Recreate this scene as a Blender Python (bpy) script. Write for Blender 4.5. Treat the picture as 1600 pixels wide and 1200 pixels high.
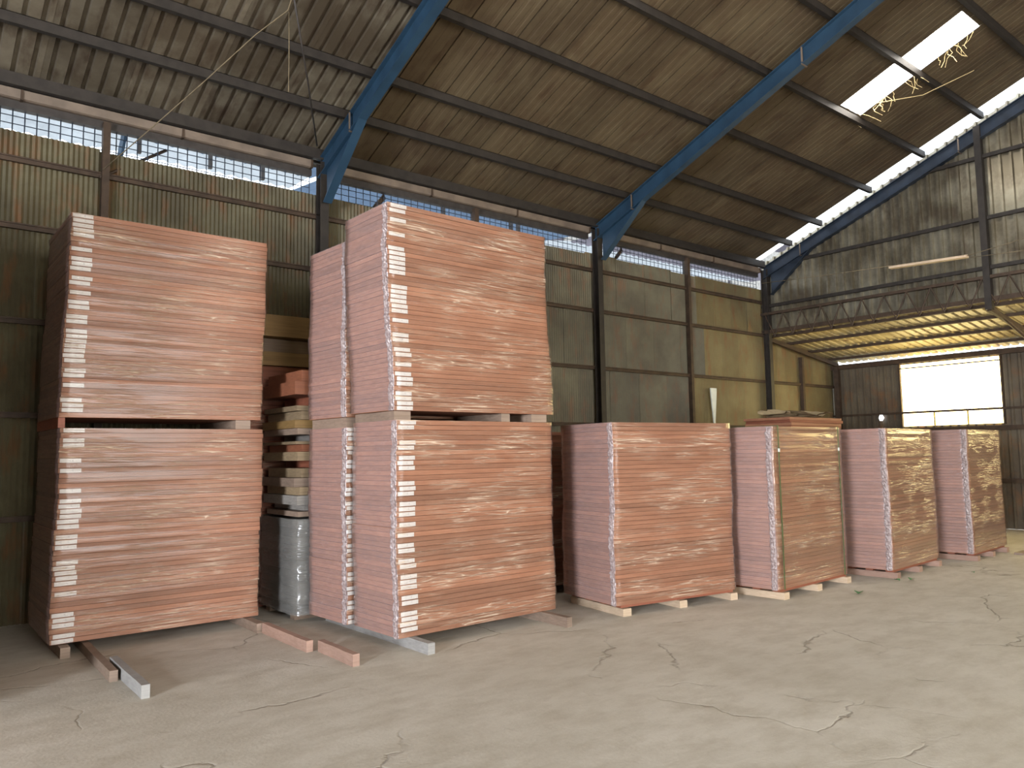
import bpy, math, random
from mathutils import Vector, Matrix
R = math.radians
sc = bpy.context.scene
for o in list(bpy.data.objects):
    bpy.data.objects.remove(o)
col = sc.collection

# ------------------------------------------------------------------ camera
FPX, YAW, PITCH, ROLL, CAMH = 1216.0, R(39.3), R(5.13), R(-0.9), 1.55
fw = Vector((math.sin(YAW)*math.cos(PITCH), math.cos(YAW)*math.cos(PITCH), math.sin(PITCH)))
rt = Vector((math.cos(YAW), -math.sin(YAW), 0)); up = rt.cross(fw)
r2 = rt*math.cos(ROLL)+up*math.sin(ROLL); u2 = -rt*math.sin(ROLL)+up*math.cos(ROLL)
cam = bpy.data.objects.new('camera', bpy.data.cameras.new('camera')); col.objects.link(cam)
cam.matrix_world = Matrix(((r2.x,u2.x,-fw.x,0),(r2.y,u2.y,-fw.y,0),(r2.z,u2.z,-fw.z,CAMH),(0,0,0,1)))
cam.data.sensor_width = 36; cam.data.lens = 36*FPX/1600; cam.data.clip_start = .05
sc.camera = cam

# ------------------------------------------------------------------ world, daylight, exposure
w = bpy.data.worlds.new('world'); sc.world = w; w.use_nodes = True
w.node_tree.nodes['Background'].inputs[0].default_value = (.80, .89, 1, 1)
w.node_tree.nodes['Background'].inputs[1].default_value = 3.2
def area(name, loc, direction, sx, sy, power, color):
    l = bpy.data.lights.new(name, 'AREA'); l.shape = 'RECTANGLE'; l.size = sx; l.size_y = sy
    l.energy = power; l.color = color
    o = bpy.data.objects.new(name, l); col.objects.link(o); o.location = loc
    o.rotation_euler = Vector(direction).to_track_quat('-Z', 'Y').to_euler(); return o
# daylight standing in the two big open doorways of the hall (end wall and long front wall)
area('daylight_end_doorway', (-8.95, -1.4, 1.9), (1, 0, 0), 2.6, 3.6, 2500, (.88, .92, 1))
area('daylight_front_doorway', (3.0, -8.95, 2.6), (0, 1, 0), 8.6, 4.8, 1200, (1, .95, .87))
sc.view_settings.view_transform = 'Standard'; sc.view_settings.look = 'None'
sc.view_settings.gamma = 1; sc.view_settings.use_curve_mapping = False
sc.view_settings.exposure = 0.3
sc.cycles.transparent_max_bounces = 8
sc.cycles.max_bounces = 5; sc.cycles.diffuse_bounces = 3; sc.cycles.glossy_bounces = 3
sc.cycles.use_adaptive_sampling = True; sc.cycles.adaptive_threshold = .05; sc.cycles.adaptive_min_samples = 16

# ------------------------------------------------------------------ helpers
rnd = random.Random(7)
class MB:
    def __init__(s): s.v = []; s.f = []
    def add(s, vs, fs):
        n = len(s.v); s.v += [tuple(p) for p in vs]; s.f += [tuple(i+n for i in q) for q in fs]; return s
    def box(s, x0, x1, y0, y1, z0, z1):
        return s.add([(x0,y0,z0),(x1,y0,z0),(x1,y1,z0),(x0,y1,z0),(x0,y0,z1),(x1,y0,z1),(x1,y1,z1),(x0,y1,z1)],
                     [(0,3,2,1),(4,5,6,7),(0,1,5,4),(1,2,6,5),(2,3,7,6),(3,0,4,7)])
    def bar(s, a, b, w, h, upv=(0,0,1)):
        a = Vector(a); b = Vector(b); d = (b-a).normalized(); u = Vector(upv)
        if abs(d.dot(u)) > .98: u = Vector((1,0,0))
        x = d.cross(u).normalized()*w/2; y = x.cross(d).normalized()*h/2
        vs = [p+i*x+j*y for p in (a, b) for i, j in ((-1,-1),(1,-1),(1,1),(-1,1))]
        return s.add(vs, [(0,1,2,3),(7,6,5,4),(0,4,5,1),(1,5,6,2),(2,6,7,3),(3,7,4,0)])
    def tube(s, pts, r, n=6):
        pts = [Vector(p) for p in pts]; rings = []
        for i, p in enumerate(pts):
            d = (pts[min(i+1, len(pts)-1)]-pts[max(i-1, 0)]).normalized()
            u = Vector((0,0,1)) if abs(d.z) < .95 else Vector((1,0,0))
            x = d.cross(u).normalized(); y = x.cross(d); k = r[i] if isinstance(r, (list, tuple)) else r
            rings.append([p+(x*math.cos(t)+y*math.sin(t))*k for t in (2*math.pi*j/n for j in range(n))])
        vs = [q for g in rings for q in g]; fs = []
        for i in range(len(pts)-1):
            for j in range(n):
                fs.append((i*n+j, i*n+(j+1)%n, (i+1)*n+(j+1)%n, (i+1)*n+j))
        fs += [tuple(range(n))[::-1], tuple(range((len(pts)-1)*n, len(pts)*n))]
        return s.add(vs, fs)
    def prism(s, poly, axis, a, b):
        n = len(poly)
        def P(p, t): return {'x': (t, p[0], p[1]), 'y': (p[0], t, p[1]), 'z': (p[0], p[1], t)}[axis]
        vs = [P(p, a) for p in poly]+[P(p, b) for p in poly]
        fs = [tuple(range(n)), tuple(range(2*n-1, n-1, -1))]+[(i, i+n, (i+1) % n+n, (i+1) % n) for i in range(n)]
        return s.add(vs, fs)
    def mesh(s, name, mat, smooth=False):
        m = bpy.data.meshes.new(name); m.from_pydata(s.v, [], s.f); m.update()
        if mat: m.materials.append(mat)
        if smooth: m.polygons.foreach_set('use_smooth', [True]*len(m.polygons))
        return m
    def build(s, name, mat, parent=None, smooth=False, loc=None):
        return put(name, s.mesh(name, mat, smooth), parent, loc)
def put(name, mesh, parent=None, loc=None, rot=None):
    o = bpy.data.objects.new(name, mesh); col.objects.link(o)
    if parent: o.parent = parent
    if loc: o.location = loc
    if rot: o.rotation_euler = rot
    return o
def tag(o, label, cat, group=None, kind=None):
    o['label'] = label; o['category'] = cat
    if group: o['group'] = group
    if kind: o['kind'] = kind
    return o
def thing(name, label, cat, loc=(0,0,0), rz=0, group=None, kind=None):
    o = put(name, None, None, loc, (0,0,rz)); o.empty_display_size = .2
    return tag(o, label, cat, group, kind)

# ------------------------------------------------------------------ materials
def newmat(name):
    m = bpy.data.materials.new(name); m.use_nodes = True; nt = m.node_tree
    return m, nt, nt.nodes['Principled BSDF'], nt.nodes.new, nt.links.new
def ramp(nt, fac, stops):
    r = nt.nodes.new('ShaderNodeValToRGB'); e = r.color_ramp.elements
    e[0].position, e[0].color = stops[0][0], (*stops[0][1], 1)
    e[1].position, e[1].color = stops[-1][0], (*stops[-1][1], 1)
    for p, c in stops[1:-1]:
        k = e.new(p); k.color = (*c, 1)
    nt.links.new(fac, r.inputs[0]); return r.outputs[0]
def noise(nt, scale, detail=4, vec=None, stretch=None, rough=.55, dist=0, coord='Object'):
    n = nt.nodes.new('ShaderNodeTexNoise'); n.inputs['Scale'].default_value = scale
    n.inputs['Detail'].default_value = detail; n.inputs['Roughness'].default_value = rough; n.inputs['Distortion'].default_value = dist
    if vec is None:
        t = nt.nodes.new('ShaderNodeTexCoord'); vec = t.outputs[coord]
    if stretch:
        mp = nt.nodes.new('ShaderNodeMapping'); mp.inputs['Scale'].default_value = stretch
        nt.links.new(vec, mp.inputs[0]); vec = mp.outputs[0]
    nt.links.new(vec, n.inputs['Vector']); return n.outputs[0]
def mixc(nt, fac, a, b, mode='MIX'):
    m = nt.nodes.new('ShaderNodeMix'); m.data_type = 'RGBA'; m.blend_type = mode
    for k, v in ((0, fac), (6, a), (7, b)):
        if isinstance(v, (int, float)): m.inputs[k].default_value = v
        elif isinstance(v, tuple): m.inputs[k].default_value = (*v, 1)
        else: nt.links.new(v, m.inputs[k])
    return m.outputs[2]
def mathn(nt, op, a, b=0.):
    m = nt.nodes.new('ShaderNodeMath'); m.operation = op
    for i, v in enumerate((a, b)):
        if isinstance(v, (int, float)): m.inputs[i].default_value = v
        else: nt.links.new(v, m.inputs[i])
    return m.outputs[0]
def bump(nt, h, strength, dist=.01):
    b = nt.nodes.new('ShaderNodeBump'); b.inputs['Strength'].default_value = strength; b.inputs['Distance'].default_value = dist
    nt.links.new(h, b.inputs['Height']); return b.outputs[0]
def objrand(nt):
    return nt.nodes.new('ShaderNodeObjectInfo').outputs['Random']
def metal_sheet(name, base, dirt, rough=.55, metallic=.0, seams=False, rust=(.16,.075,.03)):
    m, nt, b, N, L = newmat(name)
    t = nt.nodes.new('ShaderNodeNewGeometry').outputs['Position']
    n1 = noise(nt, 1.3, 6, t, None, .65); n2 = noise(nt, 7, 5, t, (1,.35,.3), .6)
    c = mixc(nt, ramp(nt, n1, [(.36,(0,0,0)),(.60,(1,1,1))]), base, dirt)
    c = mixc(nt, mathn(nt, 'MULTIPLY', ramp(nt, n2, [(.52,(0,0,0)),(.68,(1,1,1))]), .75), c, rust)
    v = mathn(nt, 'ADD', mathn(nt, 'MULTIPLY', objrand(nt), .36), .82)
    mm = nt.nodes.new('ShaderNodeVectorMath'); mm.operation = 'SCALE'; L(c, mm.inputs[0]); L(v, mm.inputs['Scale'])
    L(mm.outputs[0], b.inputs['Base Color']); b.inputs['Roughness'].default_value = rough; b.inputs['Metallic'].default_value = metallic
    L(bump(nt, n2, .25, .004), b.inputs['Normal'])
    return m
def plain(name, c, rough=.6, metallic=0, var=.25, nscale=9, stretch=None, dark=None):
    m, nt, b, N, L = newmat(name)
    n = noise(nt, nscale, 5, None, stretch)
    d = dark or tuple(x*(1-var*1.6) for x in c)
    L(ramp(nt, n, [(.32, d), (.62, c)]), b.inputs['Base Color'])
    b.inputs['Roughness'].default_value = rough; b.inputs['Metallic'].default_value = metallic
    L(bump(nt, n, .2, .003), b.inputs['Normal']); return m
def emit(name, c, s, var=0):
    m = bpy.data.materials.new(name); m.use_nodes = True; nt = m.node_tree; nt.nodes.clear()
    e = nt.nodes.new('ShaderNodeEmission'); e.inputs[0].default_value = (*c, 1); e.inputs[1].default_value = s
    o = nt.nodes.new('ShaderNodeOutputMaterial'); nt.links.new(e.outputs[0], o.inputs[0]); return m
def wood(name, c1, c2, scale=1., var=.35, rough=.6):
    m, nt, b, N, L = newmat(name)
    tc = nt.nodes.new('ShaderNodeTexCoord').outputs['Object']
    off = nt.nodes.new('ShaderNodeVectorMath'); off.operation = 'ADD'; L(tc, off.inputs[0])
    cb = nt.nodes.new('ShaderNodeCombineXYZ'); rr = objrand(nt)
    for i in range(3): L(mathn(nt, 'MULTIPLY', rr, 37.+13*i), cb.inputs[i])
    L(cb.outputs[0], off.inputs[1])
    n1 = noise(nt, 3*scale, 5, off.outputs[0], (.6,3,14), .6, .4)
    n2 = noise(nt, 1.2*scale, 3, off.outputs[0], (.5,1,3), .5)
    c = mixc(nt, ramp(nt, n1, [(.3,(0,0,0)),(.7,(1,1,1))]), c2, c1)
    v = mathn(nt, 'ADD', mathn(nt, 'MULTIPLY', rr, var), 1-var*.6)
    v = mathn(nt, 'MULTIPLY', v, mathn(nt, 'ADD', mathn(nt, 'MULTIPLY', n2, .5), .75))
    mm = nt.nodes.new('ShaderNodeVectorMath'); mm.operation = 'SCALE'; L(c, mm.inputs[0]); L(v, mm.inputs['Scale'])
    L(mm.outputs[0], b.inputs['Base Color']); b.inputs['Roughness'].default_value = rough
    L(bump(nt, n1, .15, .002), b.inputs['Normal']); return m
def film(name, haze, gloss, hazecol=(.80,.76,.78), wscale=1., rough=.16, crease_glint=.35, bs=.6):
    """clear plastic film: thin sharp creases running nearly level; pale haze on them is scatter plus painted glints, taut plastic is clear"""
    m = bpy.data.materials.new(name); m.use_nodes = True; nt = m.node_tree; nt.nodes.clear(); N = nt.nodes.new; L = nt.links.new
    tc = N('ShaderNodeTexCoord').outputs['Object']
    n1 = noise(nt, wscale, 2, tc, (1.1,1.8,26), .5, .35)
    mp = N('ShaderNodeMapping'); mp.inputs['Rotation'].default_value = (R(3), R(-4), 0); L(tc, mp.inputs[0])
    n2 = noise(nt, wscale, 2, mp.outputs[0], (2.0,2.6,46), .5, .3)
    def ridge(n, p):
        q = mathn(nt, 'SUBTRACT', 1., mathn(nt, 'ABSOLUTE', mathn(nt, 'MULTIPLY', mathn(nt, 'SUBTRACT', n, .5), 4.)))
        return mathn(nt, 'POWER', mathn(nt, 'MAXIMUM', q, 0.), p)
    r1 = ridge(n1, 18.); r2 = ridge(n2, 20.)
    rr = mathn(nt, 'MAXIMUM', r1, mathn(nt, 'MULTIPLY', r2, .8))
    mk = noise(nt, 1.6, 0, tc, (1.2,1.2,3.5)); rr = mathn(nt, 'MULTIPLY', rr, ramp(nt, mk, [(.42,(.03,.03,.03)),(.64,(1,1,1))]))
    nb = bump(nt, mathn(nt, 'ADD', rr, mathn(nt, 'MULTIPLY', n1, .3)), bs, .010)
    fr = N('ShaderNodeFresnel'); fr.inputs[0].default_value = 1.5; L(nb, fr.inputs[1])
    g = N('ShaderNodeBsdfGlossy'); g.inputs['Roughness'].default_value = rough; L(nb, g.inputs['Normal'])
    tr = N('ShaderNodeBsdfTransparent'); tr.inputs[0].default_value = (.975,.97,.97,1)
    di = N('ShaderNodeBsdfDiffuse'); di.inputs[0].default_value = (*hazecol, 1); L(nb, di.inputs['Normal'])
    m1 = N('ShaderNodeMixShader')
    hz = mathn(nt, 'ADD', mathn(nt, 'MULTIPLY', rr, crease_glint), haze)  # pale streaks along creases: scatter plus glints painted into the haze
    L(hz, m1.inputs[0]); L(tr.outputs[0], m1.inputs[1]); L(di.outputs[0], m1.inputs[2])
    m2 = N('ShaderNodeMixShader'); fac = mathn(nt, 'MULTIPLY', fr.outputs[0], gloss); fac = mathn(nt, 'MINIMUM', fac, .45); L(fac, m2.inputs[0])
    L(m1.outputs[0], m2.inputs[1]); L(g.outputs[0], m2.inputs[2])
    o = N('ShaderNodeOutputMaterial'); L(m2.outputs[0], o.inputs[0]); return m

M = {}
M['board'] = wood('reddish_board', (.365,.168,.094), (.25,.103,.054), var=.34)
M['board_dark'] = wood('dark_shaded_board', (.30,.10,.055), (.20,.06,.03), var=.3)  # darker board copy; also puts shade into rear stacks, slots and pallet decks
M['timber'] = wood('timber', (.30,.22,.165), (.20,.14,.10), 1.5)
M['timber_grey'] = wood('timber_grey', (.36,.35,.33), (.26,.25,.235), 1.5, .2)
M['plank_grey'] = wood('plank_grey', (.27,.25,.225), (.18,.165,.145), 1.5, .3)
M['timber_pink'] = wood('timber_pink', (.38,.245,.19), (.29,.18,.13), 1.5, .2)
M['timber_pale'] = wood('timber_pale', (.58,.45,.32), (.46,.34,.23), 1.5, .15)
M['timber_yellow'] = wood('timber_yellow', (.27,.165,.06), (.19,.11,.036), 1.2, .2)
M['plank_tan'] = wood('plank_tan', (.30,.22,.13), (.20,.14,.08), 1.5, .5)
M['plank_red'] = wood('plank_red', (.26,.095,.046), (.19,.065,.032), 1.5, .3)
M['film_front'] = film('clear_film', .015, .6, (.95,.74,.55), 1., .18, .62, .5)
M['film_side'] = film('layered_lit_film', .17, .7, (.86,.68,.68), 1., .25, .12, .4)  # overlapping film on left ends; daylight there put into the pink haze
M['film_grey'] = film('grey_film', .62, 1.0, (.20,.195,.18), 1.6)
M['film_gold'] = film('taut_film', .02, 1.8, (.95,.78,.56), .9, .20, .40, .5)
m, nt, b, N_, L_ = newmat('film_gather')
n_ = noise(nt, 26, 4, None, (1,1,2.2), .6)
L_(ramp(nt, n_, [(.3,(.22,.155,.145)),(.68,(.42,.36,.35))]), b.inputs['Base Color']); b.inputs['Roughness'].default_value = .25
L_(bump(nt, n_, .6, .01), b.inputs['Normal']); M['gather'] = m
m, nt, b, N_, L_ = newmat('paper_label')
n_ = noise(nt, 60, 3, None, (1,1,4)); n2_ = noise(nt, 5, 2)
c_ = mixc(nt, ramp(nt, n_, [(.60,(0,0,0)),(.66,(1,1,1))]), (.62,.59,.56), (.30,.29,.30))
L_(c_, b.inputs['Base Color']); b.inputs['Roughness'].default_value = .5; M['label'] = m
M['wall'] = metal_sheet('wall_sheet', (.14,.122,.068), (.082,.066,.034), .6)
M['wall_flat'] = metal_sheet('wall_sheet_flat', (.168,.135,.064), (.125,.094,.042), .65)
M['roof'] = metal_sheet('roof_sheet', (.108,.080,.045), (.074,.050,.027), .6, rust=(.048,.026,.013))
M['roof_grey'] = metal_sheet('roof_sheet_grey', (.150,.128,.092), (.072,.055,.036), .5, rust=(.042,.025,.015))
M['gable'] = metal_sheet('gable_sheet', (.36,.33,.25), (.17,.145,.10), .30, .55, rust=(.13,.10,.07))
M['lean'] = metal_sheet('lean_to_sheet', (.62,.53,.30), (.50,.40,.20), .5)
M['lean_wall'] = metal_sheet('lean_to_wall_sheet', (.13,.105,.07), (.08,.06,.04), .6)
M['rust'] = plain('rusty_steel', (.070,.043,.026), .7, .2)
M['purlin'] = plain('dark_purlin', (.034,.027,.022), .6, .2)
M['dark'] = plain('dark_steel', (.05,.042,.038), .6, .2)
M['blue'] = plain('blue_paint', (.022,.056,.098), .45, 0, .2, 3)
M['bluedark'] = plain('dark_blue_paint', (.018,.028,.046), .5, 0, .3, 5)
M['gutter'] = plain('gutter_pink', (.18,.135,.10), .6, 0, .25, 4)
M['wire'] = plain('wire', (.03,.04,.06), .5, .3)
M['rope'] = plain('rope', (.20,.155,.09), .8)
M['cardboard'] = plain('cardboard', (.42,.32,.18), .8, 0, .2, 14)
M['white'] = plain('white_plastic', (.62,.66,.64), .5, 0, .1, 6)
M['leaf'] = plain('green_leaf', (.07,.26,.09), .5, 0, .3, 30)
M['strap'] = plain('green_strap', (.05,.10,.03), .4)
M['straw'] = plain('straw', (.62,.48,.24), .8)
M['win'] = emit('backlit_yellow_panel', (1,.80,.36), 9.0)
M['sky1'] = emit('backlit_skylight', (1,.95,.86), 14.0)
M['strip'] = emit('backlit_strip', (.88,.94,1), 3.2)
M['winframe'] = plain('yellow_glow_frame', (.55,.36,.05), .5)  # yellow glow of the window put into the bar colour
def canopy(name, c):
    m = bpy.data.materials.new(name); m.use_nodes = True; nt = m.node_tree; nt.nodes.clear(); N = nt.nodes.new; L = nt.links.new
    n = noise(nt, 2.5, 4); cc = ramp(nt, n, [(.3, tuple(x*.75 for x in c)), (.7, c)])
    d = N('ShaderNodeBsdfDiffuse'); t = N('ShaderNodeBsdfTranslucent'); L(cc, d.inputs[0]); L(cc, t.inputs[0])
    x = N('ShaderNodeMixShader'); x.inputs[0].default_value = .5; L(d.outputs[0], x.inputs[1]); L(t.outputs[0], x.inputs[2])
    o = N('ShaderNodeOutputMaterial'); L(x.outputs[0], o.inputs[0]); return m
M['can_blue'] = canopy('canopy_blue', (.11,.15,.21)); M['can_white'] = canopy('canopy_white', (.42,.44,.45)); M['can_grey'] = canopy('canopy_grey', (.17,.155,.175))
# concrete
m, nt, b, N_, L_ = newmat('concrete')
tc = N_('ShaderNodeTexCoord').outputs['Object']
n1 = noise(nt, .55, 6, tc, None, .6); n2 = noise(nt, 2.6, 9, tc, (1,1.8,1), .7); n3 = noise(nt, 45, 4, tc)
c_ = ramp(nt, n1, [(.3,(.47,.43,.355)),(.5,(.53,.49,.415)),(.7,(.59,.55,.475))])
c_ = mixc(nt, mathn(nt, 'MULTIPLY', ramp(nt, n2, [(.34,(1,1,1)),(.58,(0,0,0))]), .6), c_, (.36,.315,.24))
c_ = mixc(nt, mathn(nt, 'MULTIPLY', ramp(nt, n3, [(.62,(0,0,0)),(.75,(1,1,1))]), .4), c_, (.66,.62,.55))
wv = N_('ShaderNodeMix'); wv.data_type = 'VECTOR'; wv.inputs[0].default_value = .22
nv = N_('ShaderNodeTexNoise'); nv.inputs['Scale'].default_value = 3.2; nv.inputs['Detail'].default_value = 7; L_(tc, nv.inputs['Vector'])
L_(tc, wv.inputs[4]); L_(nv.outputs['Color'], wv.inputs[5])
vo = N_('ShaderNodeTexVoronoi'); vo.feature = 'DISTANCE_TO_EDGE'; vo.inputs['Scale'].default_value = .95; L_(wv.outputs[1], vo.inputs['Vector'])
cr = ramp(nt, vo.outputs['Distance'], [(0.0,(1,1,1)),(.009,(0,0,0))])
cm = ramp(nt, noise(nt, .8, 3, tc), [(.49,(0,0,0)),(.58,(1,1,1))])
crk = mathn(nt, 'MULTIPLY', cr, cm)
c_ = mixc(nt, mathn(nt, 'MULTIPLY', crk, .6), c_, (.17,.14,.10))
L_(c_, b.inputs['Base Color']); b.inputs['Roughness'].default_value = .75
hh = mathn(nt, 'SUBTRACT', mathn(nt, 'ADD', mathn(nt, 'MULTIPLY', n2, .8), mathn(nt, 'MULTIPLY', n3, .3)), crk)
L_(bump(nt, hh, .5, .014), b.inputs['Normal']); M['concrete'] = m
M['wall_pale'] = plain('pale_render', (.33,.31,.28), .8)
M['ground'] = plain('outside_ground', (.45,.42,.36), .9)

# ------------------------------------------------------------------ setting
YW, XG, XL, XE = 8.9, 13.88, 16.54, -9.0       # back wall, gable, lean-to wall, far end wall
POSTS = [-.67, 4.18, 9.03, 13.88]
def zr(y): return 8.63-.385*abs(y)               # top of the rafters
def zp(y): return 8.68-.385*abs(y)               # underside of the purlins
TH = math.atan(.385); CT = math.cos(TH)
f = MB(); f.box(XE, XL, -YW, YW, -.2, 0)
tag(f.build('floor', M['concrete']), 'cracked beige concrete floor of the warehouse', 'floor', kind='structure')
f = MB(); f.box(-60, 70, -70, 70, -.5, -.21)
tag(f.build('ground', M['ground']), 'pale bare ground outside the warehouse', 'ground', kind='structure')

def sheet_mesh(name, width, length, pitch, depth, mat, kind='trap', lap=.04):
    """x across, y along, ribs rising to +z"""
    xs = []
    n = max(1, round(width/pitch)); p = width/n
    if kind == 'trap':
        for i in range(n):
            a = i*p; xs += [(a, 0), (a+p*.62, 0), (a+p*.70, depth), (a+p*.90, depth), (a+p*.98, 0)]
        xs.append((width, 0))
    elif kind == 'panel':
        for a in (0., width/2):
            h = width/2; xs += [(a, 0), (a+h*.26, 0), (a+h*.28, depth), (a+h*.40, depth), (a+h*.42, 0), (a+h*.62, 0), (a+h*.64, depth), (a+h*.76, depth), (a+h*.78, 0), (a+h-.018, 0), (a+h-.016, .05), (a+h-.003, .05)]
        xs.append((width, 0))
    else:
        for i in range(n*4+1):
            a = i*p/4; xs.append((a, (0, .5, 1, .5)[i % 4]*depth))
    xs.append((width+lap, -.003))
    mb = MB(); k = len(xs)
    mb.add([(x, 0, z) for x, z in xs]+[(x, length, z) for x, z in xs], [(i, i+1, k+i+1, k+i) for i in range(k-1)])
    return mb.mesh(name, mat)

# --- back wall
wb = thing('wall_back', 'corrugated metal long wall behind the stacks, weathered olive', 'wall', kind='structure')
TIERS = [(0, 1.0), (1.0, 2.0), (2.0, 2.92), (2.92, 3.86), (3.86, 4.78)]
PW = .72
for k, (z0, z1) in enumerate(TIERS):
    h = z1-z0+.03
    ms = sheet_mesh('wall_sheet', PW, h, .048, .020, M['wall'], 'sin')
    mf = sheet_mesh('wall_sheet', .54, h, .045, .004, M['wall_flat'], 'sin')
    big = sheet_mesh('wall_sheet', 8.0, h, .1, .012, M['wall'], 'sin')
    put('wall_sheet', big, wb, (XE, YW, z0), (R(90), 0, 0))
    x = XE+8.0-(k % 3)*.21
    while x < 11.45:
        put('wall_sheet', ms, wb, (x, YW+rnd.uniform(-.004, .012), z0+rnd.uniform(-.02, .02)*(k > 0)), (R(90), 0, 0)); x += PW
    if k == 4: ms2 = ms
    while x < XL-.1 and z0 < 3.3:
        put('wall_sheet', mf, wb, (x, YW+rnd.uniform(-.004, .008), z0), (R(90), 0, 0)); x += .54
    while x < XG and z0 >= 2.92:
        put('wall_sheet', mf, wb, (x, YW+rnd.uniform(-.004, .008), z0), (R(90), 0, 0)); x += .54
for z in (1.0, 2.0, 2.92, 3.86, 4.53):
    x1 = XL if z < 3.3 else XG
    g = MB(); g.box(XE, x1, YW-.055, YW-.02, z-.028, z+.028); g.box(XE, x1, YW-.07, YW-.055, z+.014, z+.028)
    g.build('girt', M['rust'], wb)
for x in (1.75, 6.6, 11.45, 15.2):
    g = MB(); zt = 5.1 if x < 13 else 3.5
    g.box(x-.035, x+.035, YW-.10, YW-.07, 0, zt); g.box(x-.035, x-.028, YW-.07, YW-.02, 0, zt); g.build('post', M['rust'], wb)
# grille band with frame above the wall
for i, (xa, xb) in enumerate(((-.67, 4.18), (4.18, 9.03), (9.03, 13.88))):
    wn = thing('window_%d' % (i+1), ['wire grille vent above the wall over the tall stack at far left', 'wire grille vent above the wall between the two blue rafters', 'wire grille vent above the wall beside the gable corner'][i], 'vent grille', kind='structure')
    g = MB()
    xv = xa+.12
    while xv < xb-.08:
        g.tube([(xv, YW+.02, 4.76), (xv, YW+.02, 5.08)], .006, 4); xv += .105
    for zz in (4.83, 4.91, 4.99):
        g.tube([(xa+.1, YW+.026, zz), (xb-.1, YW+.026, zz)], .005, 4)
    gg = g.build('grille', M['wire'], wn); gg['kind'] = 'stuff'
    g = MB(); g.box(xa+.1, xb-.1, YW-.03, YW+.05, 5.05, 5.13); g.build('top_rail', M['dark'], wn)
    for xm in ((xa+xb)/2,):
        g = MB(); g.box(xm-.02, xm+.02, YW-.01, YW+.04, 4.76, 5.06); g.build('mullion', M['dark'], wn)
    L0 = 0
    gu = thing('gutter', ['faded pink eave gutter at the far left bay', 'faded pink eave gutter between the two blue rafters', 'faded pink eave gutter beside the gable corner'][i], 'gutter', (xa, YW, 5.13))
    n = 3; seg = (xb-xa-.24)/n
    for j in range(n):
        g = MB(); g.prism([(-.10,.095),(-.09,.01),(-.07,0),(.06,0),(.08,.095),(.07,.095),(.05,.012),(-.068,.012),(-.08,.02),(-.09,.095)], 'x', .12+j*seg, .12+(j+1)*seg-.012)
        g.build('gutter_length', M['gutter'], gu)
        g = MB(); g.box(.12+(j+1)*seg-.02, .12+(j+1)*seg+.005, -.105, .085, -.006, .097); g.build('bracket', M['rust'], gu)
# --- portal frames
FR_LAB = ['steel portal frame left of the first stack', 'blue steel portal frame over the second tall stack', 'blue steel portal frame over the single wrapped stacks', 'dark blue gable frame at the far end']
for i, X in enumerate(POSTS):
    fr = thing('portal_frame', FR_LAB[i], 'steel frame', (X, 0, 0), kind='structure')
    bm_ = M['blue'] if i < 3 else M['bluedark']
    for s in (1, -1):
        g = MB(); yc = s*(YW-.16)
        g.box(-.055, .055, yc-.03, yc-.02, 0, 5.2); g.box(-.055, .055, yc+.09, yc+.10, 0, 5.2); g.box(-.005, .005, yc-.02, yc+.09, 0, 5.2)
        g.build('column', M['purlin'], fr)
        dep = .22; HW = .055
        def Q(y, d): return (0, s*y, zr(y)-d)
        ra = MB(); ya, yb = 0.0, YW-.1
        ra.add([(-HW,0,zr(ya)),(HW,0,zr(ya)),(HW,s*yb,zr(yb)),(-HW,s*yb,zr(yb)),(-HW,0,zr(ya)-.012),(HW,0,zr(ya)-.012),(HW,s*yb,zr(yb)-.012),(-HW,s*yb,zr(yb)-.012)],
               [(0,1,2,3),(7,6,5,4),(0,4,5,1),(1,5,6,2),(2,6,7,3),(3,7,4,0)])
        ro = ra.build('rafter_top_flange', bm_, fr)
        ra = MB(); ra.add([(-.006,0,zr(ya)-.012),(.006,0,zr(ya)-.012),(.006,s*yb,zr(yb)-.012),(-.006,s*yb,zr(yb)-.012),(-.006,0,zr(ya)-dep),(.006,0,zr(ya)-dep),(.006,s*yb,zr(yb)-dep),(-.006,s*yb,zr(yb)-dep)],
               [(0,1,2,3),(7,6,5,4),(0,4,5,1),(1,5,6,2),(2,6,7,3),(3,7,4,0)])
        ra.build('rafter_web', bm_, fr)
        ra = MB(); ra.add([(-HW,0,zr(ya)-dep),(HW,0,zr(ya)-dep),(HW,s*yb,zr(yb)-dep),(-HW,s*yb,zr(yb)-dep),(-HW,0,zr(ya)-dep-.014),(HW,0,zr(ya)-dep-.014),(HW,s*yb,zr(yb)-dep-.014),(-HW,s*yb,zr(yb)-dep-.014)],
               [(0,1,2,3),(7,6,5,4),(0,4,5,1),(1,5,6,2),(2,6,7,3),(3,7,4,0)])
        ra.build('rafter_bottom_flange', bm_, fr)
        # haunch: web plate and its own flange
        h = MB(); y0, y1 = YW-.26, YW-1.15
        h.prism([(s*y0, zr(y0)-dep), (s*y1, zr(y1)-dep), (s*y0, zr(y0)-dep-.42)], 'x', -.006, .006); h.build('haunch_plate', bm_, fr)
        h = MB(); h.bar((0, s*y1, zr(y1)-dep-.015), (0, s*y0, zr(y0)-dep-.42), .11, .012); h.build('haunch_flange', bm_, fr)
        for yy in (7.95, 5.0):
            h = MB(); h.bar((0, s*yy, zr(yy)-dep-.018), (0, s*(yy+.015), zr(yy+.015)-dep-.018), .125, .02)
            h.bar((-.06, s*yy, zr(yy)-.02), (-.06, s*yy, zr(yy)-dep), .02, .012); h.build('splice_plate', M['gutter'], fr)
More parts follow.
